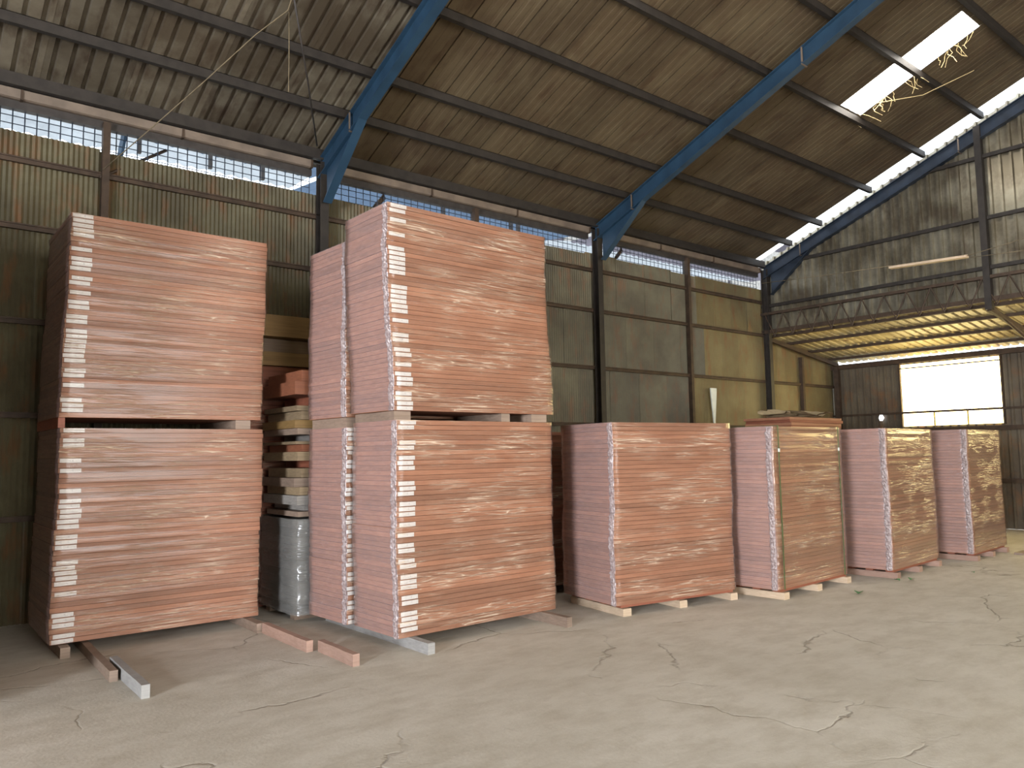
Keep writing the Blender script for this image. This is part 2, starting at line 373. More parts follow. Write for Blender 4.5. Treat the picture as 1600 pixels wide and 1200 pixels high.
# --- roof
ce = thing('ceiling', 'weathered ribbed metal roof on dark purlins', 'roof', kind='structure')
PUR = [8.93, 8.13, 7.49, 6.51, 5.56, 4.62, 3.67, 2.72, 1.77, .82]
for y in PUR:
    for s in ((1, -1) if y < 4 else (1,)):
        z = zp(y); g = MB(); x0, x1 = -3.0 if y > .8 else XE, XG-.05
        g.box(x0, x1, s*y-.03, s*y+.03, z-.002, z+.006); g.box(x0, x1, s*y-.03, s*y-.022, z+.006, z+.10); g.box(x0, x1, s*y-.03, s*y+.03, z+.094, z+.10)
        g.box(x0, x1, s*y+.022, s*y+.03, z+.006, z+.022); g.build('purlin', M['purlin'], ce)
g = MB(); g.box(-3, XG-.05, YW-.17, YW-.09, 5.235, 5.36); g.build('eave_beam', M['purlin'], ce)
RL = 9.12/CT
def roofsheet(mesh, x, s, parent=ce, y0=0.0, dz=.10):
    o = put('roof_sheet', mesh, parent)
    if s > 0: o.location = (x, y0, zp(y0)+dz); o.rotation_euler = (-TH, 0, 0)
    else: o.location = (x+.0, -y0-9.12, zp(9.12)+dz); o.rotation_euler = (TH, 0, 0)
    return o
ma = sheet_mesh('roof_sheet', .775, RL, .155, .035, M['roof_grey'])
mbm = sheet_mesh('roof_sheet', .69, RL, .115, .0035, M['roof'], 'panel')
mwide = sheet_mesh('roof_sheet', 7.1, RL, .2, .03, M['roof_grey'])
SK = [(6.15, 6.80), (10.90, 11.53)]; SKY0, SKY1 = 3.8, 5.52
x = 4.18
while x > -2:
    x -= .775; roofsheet(ma, x, 1)
roofsheet(mwide, x-7.1, 1)
cuts = sorted([a for a, b in SK])
ends = [4.18]+[v for p in SK for v in p]+[13.57]
for q in range(0, len(ends), 2):
    a, b2 = ends[q], ends[q+1]; n = max(1, round((b2-a)/.69)); wd = (b2-a)/n
    mm_ = mbm if abs(wd-.69) < .001 else sheet_mesh('roof_sheet', wd, RL, .115, .0035, M['roof'], 'panel')
    for i in range(n):
        o = roofsheet(mm_, a+i*wd, 1, dz=.10+(i % 2)*.006)
for a, b2 in SK:                                   # short sheets above and below each skylight
    y_lo, y_hi = (3.55, 5.15) if a < 8 else (SKY0, SKY1)
    for ya, yb in ((0, y_lo), (y_hi, 9.12)):
        put('roof_sheet', sheet_mesh('roof_sheet', b2-a, (yb-ya)/CT, .115, .0035, M['roof'], 'panel'), ce, (a, ya, zp(ya)+.10), (-TH, 0, 0))
    g = MB(); le = (y_hi-y_lo)/CT; g.box(0, b2-a, 0, le, .02, .03)
    s_ = put('skylight_pane', g.mesh('skylight_pane', M['sky1']), ce, (a, y_lo, zp(y_lo)+.10), (-TH, 0, 0)); s_['label'] = 'glowing white translucent skylight pane'
xx = XE
half = sheet_mesh('roof_sheet', (XG-XE)/4, RL, .2, .03, M['roof'])
for i in range(4): roofsheet(half, XE+i*(XG-XE)/4, -1)
for a in (-3.5, 1.3, 6.15, 10.9):                  # unseen front-slope panes, added to light the stack fronts from above
    g = MB(); g.box(0, .65, 0, 1.8, -.02, -.01); put('skylight_pane', g.mesh('skylight_pane', M['sky1']), ce, (a, -5.4, zp(5.4)+.10), (TH, 0, 0))
ys = [9.3]+[p for p in PUR]+[0]
for i in range(len(ys)-1):                         # clear strip beside the gable, one pane between purlins
    ya, yb = ys[i+1]+(.03 if i < len(ys)-2 else 0), ys[i]-.03
    g = MB(); g.box(0, .21, 0, (yb-ya)/CT, .0, .006)
    s_ = put('clear_strip_pane', g.mesh('clear_strip_pane', M['strip']), ce, (13.58, ya, zp(ya)+.10), (-TH, 0, 0))
# --- gable wall above the lean-to
wr = thing('wall_right', 'ribbed metal gable wall above the lean-to', 'wall', kind='structure')
pit = .16; y = YW
while y > -YW:
    wd = .64; ya = y-wd; zt0, zt1 = zp(y)-.02, zp(ya)-.02
    mb = MB(); n = 4; pr = []
    for i in range(n):
        a = y-i*pit; pr += [(a, 0), (a-pit*.66, 0), (a-pit*.71, .05), (a-pit*.92, .05), (a-pit*.98, 0)]
    pr.append((ya, 0)); k = len(pr)
    lo = 3.90
    mb.add([(XG+.10-d, q, lo) for q, d in pr]+[(XG+.10-d, q, max(lo+.01, zp(q)+.08)) for q, d in pr], [(i, i+1, k+i+1, k+i) for i in range(k-1)])
    if ya < 1.5: pass
    mb.build('gable_sheet', M['gable'], wr); y = ya
for z, hgt in ((5.27, .06), (4.45, .06), (6.3, .06), (7.3, .06)):
    yl = min(YW, (8.68-z)/.385)
    g = MB(); g.box(XG+.0, XG+.06, -yl, yl, z-hgt/2, z+hgt/2); g.build('girt', M['purlin'], wr)
for y in (4.72, 0, -4.72):
    g = MB(); g.box(XG-.06, XG+.05, y-.05, y+.05, 3.75, zp(y)-.05); g.build('post', M['purlin'], wr)
tr_ = thing('lattice_girder', 'rusty lattice girder under the gable wall carrying the lean-to', 'girder', (XG, 0, 3.8), kind='structure')
g = MB(); g.box(-.05, .03, -YW, YW, .46, .51); g.build('top_chord', M['rust'], tr_)
g = MB(); g.box(-.03, .03, -YW, YW, .085, .16); g.build('bottom_chord', M['rust'], tr_)
y = YW-.1; k = 0
while y > -1:
    g = MB(); g.tube([(-.03, y, .02 if k % 2 else .47), (-.03, y-.2, .47 if k % 2 else .02)], .012, 5); g.build('lacing_bar', M['rust'], tr_); y -= .2; k += 1
# --- lean-to
le_ = thing('ceiling_lean_to', 'yellow lit ribbed metal roof of the lean-to', 'roof', kind='structure')
zl = lambda x: 3.86-.14*(x-XG)
SLX = math.atan(.135)
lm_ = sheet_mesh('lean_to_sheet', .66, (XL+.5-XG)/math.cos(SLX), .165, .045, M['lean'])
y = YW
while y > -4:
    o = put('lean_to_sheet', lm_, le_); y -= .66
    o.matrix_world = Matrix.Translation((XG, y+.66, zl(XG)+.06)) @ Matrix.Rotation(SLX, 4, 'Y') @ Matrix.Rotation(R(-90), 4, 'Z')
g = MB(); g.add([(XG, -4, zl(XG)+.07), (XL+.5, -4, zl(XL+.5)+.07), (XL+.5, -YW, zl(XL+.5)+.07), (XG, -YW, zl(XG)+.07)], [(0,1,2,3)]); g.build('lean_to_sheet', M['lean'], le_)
for x in (14.12, 14.8, 15.62, 16.45):
    g = MB(); g.box(x-.035, x+.035, -YW, YW, zl(x)+.005, zl(x)+.058); g.build('purlin', M['rust'], le_)
for y in (8.75, 4.73, 0.7, -3.3):
    g = MB(); g.bar((XG, y, zl(XG)-.09), (XL, y, zl(XL)-.09), .06, .08); g.build('rafter', M['rust'], le_)
g = MB(); g.tube([(13.93, 4.73, 3.82), (15.4, 4.70, 3.42), (16.4, 4.68, 3.1)], .035, 8); g.build('brace', M['rust'], le_)
wl = thing('wall_lean_to', 'dark ribbed metal wall of the lean-to with a bright yellow window', 'wall', kind='structure')
WINS = [(5.52, 7.39), (.9, 3.4), (-4.2, -2.0)]; WZ0, WZ1 = 1.99, 3.27
def lsheet(y1, y0, z0, z1):
    mb = MB(); n = max(1, round((y1-y0)/.16)); p = (y1-y0)/n; pr = []
    for i in range(n):
        a = y1-i*p; pr += [(a, 0), (a-p*.62, 0), (a-p*.7, .03), (a-p*.92, .03), (a-p*.99, 0)]
    pr.append((y0, 0)); k = len(pr)
    mb.add([(XL+.05-d, q, z0) for q, d in pr]+[(XL+.05-d, q, z1) for q, d in pr], [(i, i+1, k+i+1, k+i) for i in range(k-1)])
    mb.build('wall_sheet', M['lean_wall'], wl)
segs = []; edge = YW
for a, b2 in WINS: segs.append((edge, b2)); edge = a
segs.append((edge, -YW))
for a, b2 in segs:
    n = max(1, round((a-b2)/.7)) if a > 3 else 1
    for i in range(n): lsheet(a-(a-b2)*i/n, a-(a-b2)*(i+1)/n, 1.9, 3.41)
lsheet(YW, 4, 0, 1.9); lsheet(4, -YW, 0, 1.9)
for a, b2 in WINS:
    lsheet(b2, a, 1.9, WZ0); lsheet(b2, a, WZ1, 3.41)
for z in (1.9, 3.34, .9):
    g = MB(); g.box(XL-.05, XL+.02, -YW, YW, z-.045, z+.045); g.build('girt', M['rust'], wl)
g = MB(); g.box(XL-.04, XL+.01, -YW, YW, 2.25, 2.29); g.build('girt', M['rust'], wl)
for y in (8.75, 4.73): 
    g = MB(); g.box(XL-.09, XL+.01, y-.05, y+.05, 0, 3.36); g.build('post', M['rust'], wl)
for i, (a, b2) in enumerate(WINS):
    wz0 = WZ0
    wn = thing('window_%d' % (i+4), ['glowing yellow translucent window in the lean-to wall', 'second translucent window further along the lean-to wall', 'third translucent window further along the lean-to wall'][i], 'window', (XL, a, WZ0), kind='structure')
    for j in range(3):
        wd = (b2-a)/3
        g = MB(); g.box(.02, .03, j*wd+.008, (j+1)*wd-.008, 0, WZ1-WZ0); g.build('pane', M['win'], wn)
    for j in (1, 2):
        g = MB(); g.box(-.005, .03, j*wd-.012, j*wd+.012, 0, .30); g.build('mullion', M['winframe'], wn)
    for zz in (.27, 1.2):
        g = MB(); g.tube([(-.02, 0, zz), (-.02, b2-a, zz)], .014, 6); g.build('bar', M['rust'], wn)
    g = MB(); g.box(-.03, .04, -.03, 0, -.02, WZ1-WZ0+.02); g.box(-.03, .04, b2-a, b2-a+.03, -.02, WZ1-WZ0+.02); g.build('window_frame', M['rust'], wn)
g = MB(); g.add([(XL-.02, 7.83+.055*math.cos(t_*1.05)*(1+.3*math.sin(3*t_)), 2.19+.075*math.sin(t_*1.05)) for t_ in range(6)], [(0,1,2,3,4,5)]); lg = g.build('light_hole', M['strip'], wl); lg['label'] = 'small bright hole in the cladding'
# --- front long wall and far end wall, each with a big open doorway (behind the photographer)
wf = thing('wall_front', 'long front wall with a wide open doorway', 'wall', kind='structure')
g = MB()
for q in ((XE, -1.4, 0, 5.3), (7.4, XL, 0, 3.4), (-1.4, 7.4, 5.1, 5.3), (7.4, XG, 3.4, 5.3)): g.box(q[0], q[1], -YW-.06, -YW, q[2], q[3])
g.build('wall_panel', M['wall'], wf)
we = thing('wall_left', 'end wall with an open doorway', 'wall', kind='structure')
g = MB(); g.box(XE-.06, XE, -YW, -2.8, 0, 5.3); g.box(XE-.06, XE, 0, YW, 0, 5.3); g.box(XE-.06, XE, -2.8, 0, 3.8, 5.3)
g.prism([(-YW, 5.3), (YW, 5.3), (0, 8.78)], 'x', XE-.06, XE); g.build('wall_panel', M['wall'], we)

# --- outside, seen through the grille
can = thing('canopy', 'pale ribbed canopy outside the grille over the far left bay', 'canopy', (0, 0, 0))
def can_sheet(nm, x0, x1, y0, z0, y1, z1, mat, parent):
    n = max(2, int((x1-x0)/.09)); mb = MB(); pr = []
    for i in range(n+1):
        x = x0+(x1-x0)*i/n; pr.append((x, .03*(i % 2)))
    k = len(pr)
    mb.add([(x, y0, z0+d) for x, d in pr]+[(x, y1, z1+d) for x, d in pr], [(i, i+1, k+i+1, k+i) for i in range(k-1)])
    return mb.build(nm, mat, parent)
can_sheet('canopy_sheet', -3, 2.0, 9.35, 5.42, 10.75, 5.50, M['can_white'], can)
can_sheet('canopy_sheet', 2.0, 4.6, 10.05, 5.50, 10.80, 5.53, M['can_white'], can)
can_sheet('canopy_sheet', 2.0, 4.6, 9.3, 5.36, 10.05, 5.47, M['can_blue'], can)
for xx in (2.2, 3.0, 3.65):
    g = MB(); g.box(xx-.02, xx+.02, 9.35, 9.40, 5.05, 5.45); g.build('hanger', M['dark'], can)
g = MB(); g.tube([(1.95, 9.4, 4.6), (2.1, 9.5, 5.5)], .035, 6); g.build('post', M['blue'], can)
can2 = thing('canopy', 'blue ribbed canopy outside the grille between the blue rafters', 'canopy', (0, 0, 0))
can_sheet('canopy_sheet', 4.7, 9.6, 9.3, 5.38, 12.6, 5.75, M['can_blue'], can2)
for xx in (6.4, 7.7, 7.85):
    g = MB(); g.box(xx-.025, xx+.025, 9.35, 9.40, 4.6, 5.4); g.build('hanger', M['dark'], can2)
g = MB(); g.box(4.3, 5.6, 9.2, 9.8, 4.44, 4.54); g.box(4.9, 5.0, 9.45, 9.55, -.21, 4.44); g.build('ledge', M['rust'], can2)
can3 = thing('canopy', 'grey ribbed canopy outside the grille beside the gable corner', 'canopy', (0, 0, 0))
can_sheet('canopy_sheet', 9.7, 15.5, 9.3, 5.36, 10.2, 5.42, M['can_grey'], can3)
can_sheet('canopy_sheet', 9.7, 15.5, 10.2, 5.42, 13.5, 6.3, M['can_white'], can3)
nbd = thing('neighbour_building', 'pale grey neighbouring building outside beyond the gable corner grille', 'building', (15, 16, -.21))
g = MB(); g.box(0, 14, 0, 6, 0, 9.6); g.build('wall', M['can_grey'], nbd)
for i in range(7):
    g = MB(); g.box(.1+i*2, 1.9+i*2, -.05, 0, 6.2, 9.2); g.build('wall_panel', M['wall_pale'], nbd)
g = MB(); g.box(12.0, 12.12, 11.5, 11.62, -.21, 5.75); g.build('post', M['dark'], can3)
g = MB(); g.box(.5, .6, 10.4, 10.5, -.21, 5.47); g.build('post', M['dark'], can)
for xx, lb in ((5.05, 'bent brown downpipe beside the first blue rafter'), (9.72, 'bent brown downpipe beside the second blue rafter')):
    g = MB(); g.tube([(xx+.12, YW+.09, 5.12), (xx+.12, YW+.09, 5.02), (xx+.02, YW+.10, 4.90), (xx-.14, YW+.11, 4.76), (xx-.16, YW+.12, 4.3)], .035, 8)
    tag(g.build('downpipe', M['rust'], None, True), lb, 'pipe')
g = MB()
for k in range(9):
    for j in range(7): pass
pts = []
for i in range(9):
    for j in range(6):
        u, v = i/8, j/5; pts.append((4.35+1.15*u, 9.25+.5*v, 4.55+.36*math.sin(math.pi*u)**.7*math.sin(math.pi*min(1, v+.25)*.8)+.03*math.sin(9*u+5*v)))
g.add(pts, [(i*6+j, i*6+j+1, (i+1)*6+j+1, (i+1)*6+j) for i in range(8) for j in range(5)])
tag(g.build('tarp', M['cardboard'], None, True), 'brown tarp heap outside the grille beside the first rafter', 'tarp')

# ------------------------------------------------------------------ wrapped board stacks
def stack(label, loc, rz, L, D, z1, n, seed, labels=(), wrap='front', group=None, drift=.012, boardmat='board', gather=True, lx=.01, lw=.155, flare=0., straps=False, lab_group=None):
    r = random.Random(seed); t = z1/n
    s = thing('wrapped_board_stack', label, 'board stack', loc, rz, group)
    mesh = MB().box(0, L, 0, D, .001, t-.002).mesh('board', M[boardmat])
    lab = MB().box(0, lw, -.0025, .001, .004, t-.005).mesh('paper_label', M['label'])
    ph = [r.uniform(0, 6.28) for _ in range(4)]; offs = []
    for k in range(n):                              # k counts from the bottom
        u = k/n
        dx = drift*(math.sin(u*7+ph[0])+.6*math.sin(u*17+ph[1]))*.6+r.uniform(-.005, .005)-flare*(1-u)
        dy = drift*(math.sin(u*6+ph[2]))*.35+r.uniform(-.003, .003)
        offs.append((dx, dy))
        o = put('board', mesh, s, (dx, dy, k*t))
        if (n-1-k) in labels:
            put('paper_label', lab, o, (lx+r.uniform(-.008, .012), 0, 0))
    # film wound around the four sides
    def ring(k, half):
        dx, dy = offs[k]; z = (k+half)*t; e = .006 if half == .5 else .0035
        P = []; nx = 22; ny = 8
        for i in range(nx): P.append((L*i/nx, 0, 0, -1))
        for i in range(ny): P.append((L, D*i/ny, 1, 0))
        for i in range(nx): P.append((L-L*i/nx, D, 0, 1))
        for i in range(ny): P.append((0, D-D*i/ny, -1, 0))
        out = []
        for x, y, ax, ay in P:
            q = e+r.uniform(0, .004)
            cx = -1 if x <= 1e-6 else (1 if x >= L-1e-6 else 0); cy = -1 if y <= 1e-6 else (1 if y >= D-1e-6 else 0)
            out.append((x+dx+(cx*.006 if cx else ax*q), y+dy+(cy*.006 if cy else ay*q), z))
        return out
    rings = []
    for k in range(n):
        rings.append(ring(k, .12)); rings.append(ring(k, .5)); 
    rings.append(ring(n-1, .98))
    K = len(rings[0]); mats = (M['film_gold' if wrap == 'gold' else 'film_front'], M['film_side'])
    mb = MB(); vs = [p for g_ in rings for p in g_]; fs = []; mi = []
    for i in range(len(rings)-1):
        for j in range(K):
            fs.append((i*K+j, i*K+(j+1) % K, (i+1)*K+(j+1) % K, (i+1)*K+j)); mi.append(1 if j >= 22+8+22 else 0)
    mb.add(vs, fs); me = mb.mesh('wrap_film', None, True)
    for q in mats: me.materials.append(q)
    me.polygons.foreach_set('material_index', mi)
    fo = put('wrap_film', me, s); fo['label'] = 'creased clear plastic film'
    if gather:                                      # crumpled film bunched along the near vertical edge of the end
        mb = MB(); ny = 5; wdt = .065; rows = n*2+1; vs = []
        for i in range(rows):
            k = min(n-1, i//2); dx, dy = offs[k]; z = i*t/2*.995
            ww = wdt*r.uniform(.85, 1.1)
            for j in range(ny+1):
                v = j/ny; pr = .008+(.012*r.random() if 0 < j < ny else 0)+(.006 if i % 2 else 0)
                vs.append((dx-pr, dy+.002+ww*v, z))
        mb.add(vs, [(i*(ny+1)+j, i*(ny+1)+j+1, (i+1)*(ny+1)+j+1, (i+1)*(ny+1)+j) for i in range(rows-1) for j in range(ny)])
        go = mb.build('gathered_film', M['gather'], s, False); go['label'] = 'crumpled whitish film edge'
    if straps:
        for xs_ in (.10, L-.10):
            g = MB(); w2 = .008; H = z1+.004
            g.box(xs_-w2, xs_+w2, -.022, -.018, 0, H); g.box(xs_-w2, xs_+w2, D+.018, D+.022, 0, H); g.box(xs_-w2, xs_+w2, -.022, D+.022, H, H+.004)
            so = g.build('strap', M['strap'], s); so['label'] = 'dark green packing strap'
            g = MB(); g.box(xs_-.012, xs_+.012, -.027, -.017, z1*.84, z1*.84+.035); g.build('strap_clip', M['white'], so)
    return s
def timber(name, label, x0, x1, y0, y1, z0, z1, mat, rz=0, group=None, cat='timber', taper=0):
    g = MB(); lx, ly, lz = x1-x0, y1-y0, z1-z0
    n = 6; rr = random.Random(int((x0+3*y0+7*z0)*1000)); vs = []; along_y = ly > lx
    for i in range(n+1):
        u = i/n; a = rr.uniform(-1, 1)*.003; c = rr.uniform(-1, 1)*.003
        ch = .006
        prof = [(ch, 0), (1-ch, 0), (1, ch), (1, 1-ch), (1-ch, 1), (ch, 1), (0, 1-ch), (0, ch)]
        for px, pz in prof:
            if along_y: vs.append((px*lx+a, u*ly, pz*lz-abs(c)*(pz > .5)))
            else: vs.append((u*lx, px*ly+a, pz*lz-abs(c)*(pz > .5)))
    K = 8; fs = [(i*K+j, i*K+(j+1) % K, (i+1)*K+(j+1) % K, (i+1)*K+j) for i in range(n) for j in range(K)]
    fs += [tuple(range(K))[::-1], tuple(range(n*K, n*K+K))]
    g.add(vs, fs); o = g.build(name, mat, None, False, (x0, y0, z0)); o.rotation_euler = (0, 0, rz)
    return tag(o, label, cat, group)

Z0, ZT = .09, 1.735
GS = 'film wrapped board stacks'
# first double stack
S1L = [0,2,3,6,8,12,14,15,16,17,18,19,21,22,23,26,27,28,29,30,32,36,37,38,40,41]
S1U = [0,1,2,3,4,7,9,10,11,13,14,16,18,19,21,22,24,25,26,27,28,29,30,32,33,35,38,39,40]
S3U = [0,1,3,6,9,10,11,12,13,14,17,18,19,20,21,22,24,27,28,30,31,33,35,36,37,39,40,41,42]
S3L = [0,1,4,5,7,8,9,12,13,14,16,17,18,20,22,24,25,27,28,30,31,32,34,35,37,38,39,40]
stack('tall reddish board stack at far left, lower tier on floor timbers, white edge labels', (1.165, 7.25, Z0), 0, 1.69, 1.06, 1.73, 42, 11, S1L, gather=False, group=GS, lx=.015, flare=.02)
stack('reddish board stack at far left, upper tier, white labels, flat top', (1.195, 7.25, 1.905), 0, 1.68, 1.06, 1.725, 42, 12, S1U, gather=False, group=GS, lx=.01, flare=.035)
# second double stack, two columns deep
stack('reddish board stack with white labels, lower tier of the middle front column', (3.29, 5.53, Z0), R(1.2), 1.73, .71, 1.755, 42, 13, S3L, group=GS, lx=.02, flare=-.02)
stack('reddish board stack with white labels, upper tier of the middle front column', (3.20, 5.53, 1.92), R(1.2), 1.78, .71, 1.74, 43, 14, S3U, group=GS, lx=.02, flare=-.075)
stack('pink wrapped board stack, lower tier, directly behind the middle labelled stack', (3.25, 6.30, Z0), R(3), 1.66, .68, 1.72, 42, 15, [k for k in range(42) if k % 3 or k % 7 == 0], group=GS, lx=.0, lw=.11)
stack('pink wrapped board stack, upper tier, directly behind the middle labelled stack', (3.24, 6.30, 1.90), R(3), 1.66, .68, 1.60, 40, 16, [], group=GS, gather=True)
# single stacks along the wall
stack('wide unlabelled wrapped board stack on pale pallet just beyond the middle double stack', (5.49, 5.20, Z0+.01), R(-8.5), 1.57, .86, 1.74, 42, 17, [], group=GS, flare=-.0)
stack('wrapped board stack held by two dark green straps', (7.29, 4.62, Z0+.01), R(2.5), 1.55, .85, 1.70, 42, 18, [], 'gold', group=GS, straps=True)
stack('golden lit wrapped board stack between the strapped stack and the last one', (9.42, 4.43, Z0+.01), R(3.5), 1.50, .85, 1.69, 42, 19, [], 'gold', group=GS)
stack('last golden lit wrapped board stack in the row, under the yellow window', (11.6, 4.35, Z0+.01), R(3), 1.40, .85, 1.69, 42, 20, [], 'gold', group=GS)
# second row, and unseen stacks at the left, sized to shade the first stack
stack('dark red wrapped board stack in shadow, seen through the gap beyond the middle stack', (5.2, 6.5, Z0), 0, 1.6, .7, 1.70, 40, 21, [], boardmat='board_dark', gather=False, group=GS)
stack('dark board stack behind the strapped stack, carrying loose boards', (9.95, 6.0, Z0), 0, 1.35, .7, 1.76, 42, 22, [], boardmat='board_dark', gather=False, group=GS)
stack('nearer board stack beyond the left edge, shading the far left stack', (-1.25, 5.95, Z0), 0, 1.67, 1.06, 3.5, 84, 23, [], gather=False, group=GS)
stack('farther board stack beyond the left edge, beside the back wall', (-1.25, 7.15, Z0), 0, 1.67, 1.06, 3.5, 84, 24, [], gather=False, group=GS)

# timbers under and between the stacks
tm = timber
GT = 'timbers under the stacks'
tm('floor_timber', 'pale grey weathered timber lying in front of the far left stack', 1.415, 1.468, 5.58, 6.55, 0, .088, M['timber_grey'], R(-1), GT)
tm('floor_timber', 'brown timber running under the far left stack, behind the grey timber', 1.345, 1.40, 6.15, 8.2, 0, .078, M['timber'], R(-1.5), GT)
tm('floor_timber', 'short brown timber end under the left corner of the far left stack', 1.20, 1.27, 7.12, 8.2, 0, .085, M['timber'], 0, GT)
tm('floor_timber', 'brown timber emerging under the right end of the far left stack', 2.70, 2.77, 6.92, 8.25, 0, .085, M['timber'], 0, GT)
tm('floor_timber', 'pinkish timber on the floor, farther of the pair between the double stacks', 2.735, 2.79, 5.98, 6.90, 0, .09, M['timber_pink'], 0, GT)
tm('floor_timber', 'pinkish timber on the floor, nearest end of the pair between the double stacks', 2.81, 2.865, 5.34, 5.95, 0, .09, M['timber_pink'], R(-1), GT)
tm('floor_timber', 'grey timber under the left edge of the middle double stack', 3.41, 3.475, 5.25, 7.0, 0, .088, M['timber_grey'], R(.5), GT)
tm('floor_timber', 'grey-brown timber under the right end of the middle double stack', 4.85, 4.91, 5.20, 7.0, 0, .088, M['timber'], R(.3), GT)
GP = 'spacers between stack tiers'
tm('spacer_block', 'left wooden spacer between the tiers of the far left stack', 1.15, 1.20, 7.26, 8.3, 1.82, 1.905, M['board_dark'], 0, GP, 'spacer')
tm('spacer_block', 'right wooden spacer between the tiers of the far left stack', 2.60, 2.74, 7.26, 8.3, 1.82, 1.905, M['timber'], 0, GP, 'spacer')
tm('spacer_block', 'long grey spacer at left between the tiers of the middle stack', 3.30, 3.46, 5.57, 6.23, 1.845, 1.92, M['timber'], R(.5), GP, 'spacer')
tm('spacer_block', 'middle spacer between the tiers of the middle stack', 4.42, 4.52, 5.56, 6.24, 1.845, 1.92, M['timber'], R(.5), GP, 'spacer')
tm('spacer_block', 'right spacer between the tiers of the middle stack', 4.78, 4.97, 5.56, 6.24, 1.845, 1.92, M['timber'], R(.5), GP, 'spacer')
tm('spacer_block', 'grey spacer between the tiers of the pink stack behind the middle stack', 3.27, 3.42, 6.34, 6.96, 1.81, 1.90, M['timber'], R(4), GP, 'spacer')
tm('spacer_block', 'far spacer between the tiers of the pink stack behind the middle stack', 4.70, 4.86, 6.30, 6.96, 1.81, 1.90, M['timber_grey'], R(.5), GP, 'spacer')
def pallet(label, loc, rz, L, D, mat):
    p = thing('pallet', label, 'pallet', loc, rz, 'pallets under the single stacks')
    for i, x in enumerate((.0, L/2-.05, L-.11)):
        g = MB(); g.prism([(x,0),(x+.1,0),(x+.1,.062),(x+.096,.07),(x+.004,.07),(x,.062)], 'y', -.005, D); g.build('runner', mat, p)
    for i in range(4):
        y = .02+i*(D-.14)/3; g = MB(); g.box(.02, L-.02, y+.03, y+.12, .0705, .098); g.build('deck_board', M['board_dark'], p)  # dark board colour stands for the shadow under the load
    return p
pallet('pale wooden pallet under the wide unlabelled stack', (5.55, 5.18, 0), R(-8.5), 1.53, .86, M['timber_pale'])
pallet('pale wooden pallet under the strapped stack', (7.36, 4.60, 0), R(2.5), 1.52, .85, M['timber_pale'])
pallet('wooden pallet under the golden stack beside the strapped one', (9.47, 4.41, 0), R(3.5), 1.47, .85, M['timber_pink'])
pallet('wooden pallet under the last stack below the yellow window', (11.65, 4.33, 0), R(3), 1.37, .85, M['timber_pink'])
for lb, x, y, wx, dy in (('low bearer timbers hidden under the shaded red stack', 5.3, 6.52, 1.4, .66), ('low bearer timbers under the dark stack behind the strapped one', 10.0, 6.02, 1.2, .66), ('low bearer timbers under the nearer stack beyond the left edge', -1.15, 6.0, 1.4, .95), ('low bearer timbers under the farther stack beyond the left edge', -1.15, 7.2, 1.4, .95)):
    p = thing('pallet', lb, 'pallet', (x, y, 0))
    for i in range(2):
        g = MB(); g.box(i*(wx-.1), i*(wx-.1)+.1, 0, dy, 0, .089); g.build('runner', M['timber'], p)

# loose boards and cardboard on the dark stack behind the strapped one
GB = 'loose boards on the dark stack'
for i, (x, y, rz, lx, ly, z, t, mt) in enumerate(((9.94, 5.98, 0, 1.38, .72, 1.851, .035, 'board_dark'), (9.90, 5.95, .02, 1.42, .74, 1.887, .04, 'board'), (9.88, 5.96, -.015, 1.42, .72, 1.928, .04, 'board_dark'), (9.86, 5.95, .01, 1.45, .74, 1.969, .035, 'board'))):
    o = MB().box(0, lx, 0, ly, 0, t).build('loose_board', M[mt], None, False, (x, y, z)); o.rotation_euler = (0, 0, rz)
    tag(o, ['lowest', 'second', 'third', 'topmost'][i]+' loose reddish board lying on the dark stack behind the straps', 'board', GB)
for i, (x, y, rz, a, b2, z) in enumerate(((9.9, 6.05, .2, .62, .4, 2.006), (10.35, 6.02, -.1, .7, .42, 2.018), (10.1, 6.1, .5, .6, .3, 2.036), (10.75, 6.1, .1, .42, .4, 2.008))):
    mb = MB(); n = 8; q = random.Random(i+50); top = []; 
    for ii in range(n+1):
        for jj in range(5):
            zz = .06*math.sin(ii*.9+i*2)*(.4+.6*jj/4)+q.uniform(0, .02)+.045
            top.append((a*ii/n+q.uniform(-.01, .01), b2*jj/4+q.uniform(-.02, .02), max(.003, zz)))
    mb.add(top, [(ii*5+jj, (ii+1)*5+jj, (ii+1)*5+jj+1, ii*5+jj+1) for ii in range(n) for jj in range(4)])
    m0 = len(top); mb.add([(p[0], p[1], p[2]-.004) for p in top], [(ii*5+jj+1, (ii+1)*5+jj+1, (ii+1)*5+jj, ii*5+jj) for ii in range(n) for jj in range(4)])
    o = mb.build('cardboard_scrap', M['cardboard'], None, False, (x, y, z)); o.rotation_euler = (0, 0, rz)
    tag(o, ['curled tan cardboard scrap at the left end of the loose boards', 'large tan cardboard scrap in the middle of the loose boards', 'topmost bent cardboard scrap on the loose boards', 'tan cardboard scrap at the right end of the loose boards'][i], 'cardboard', 'cardboard scraps')

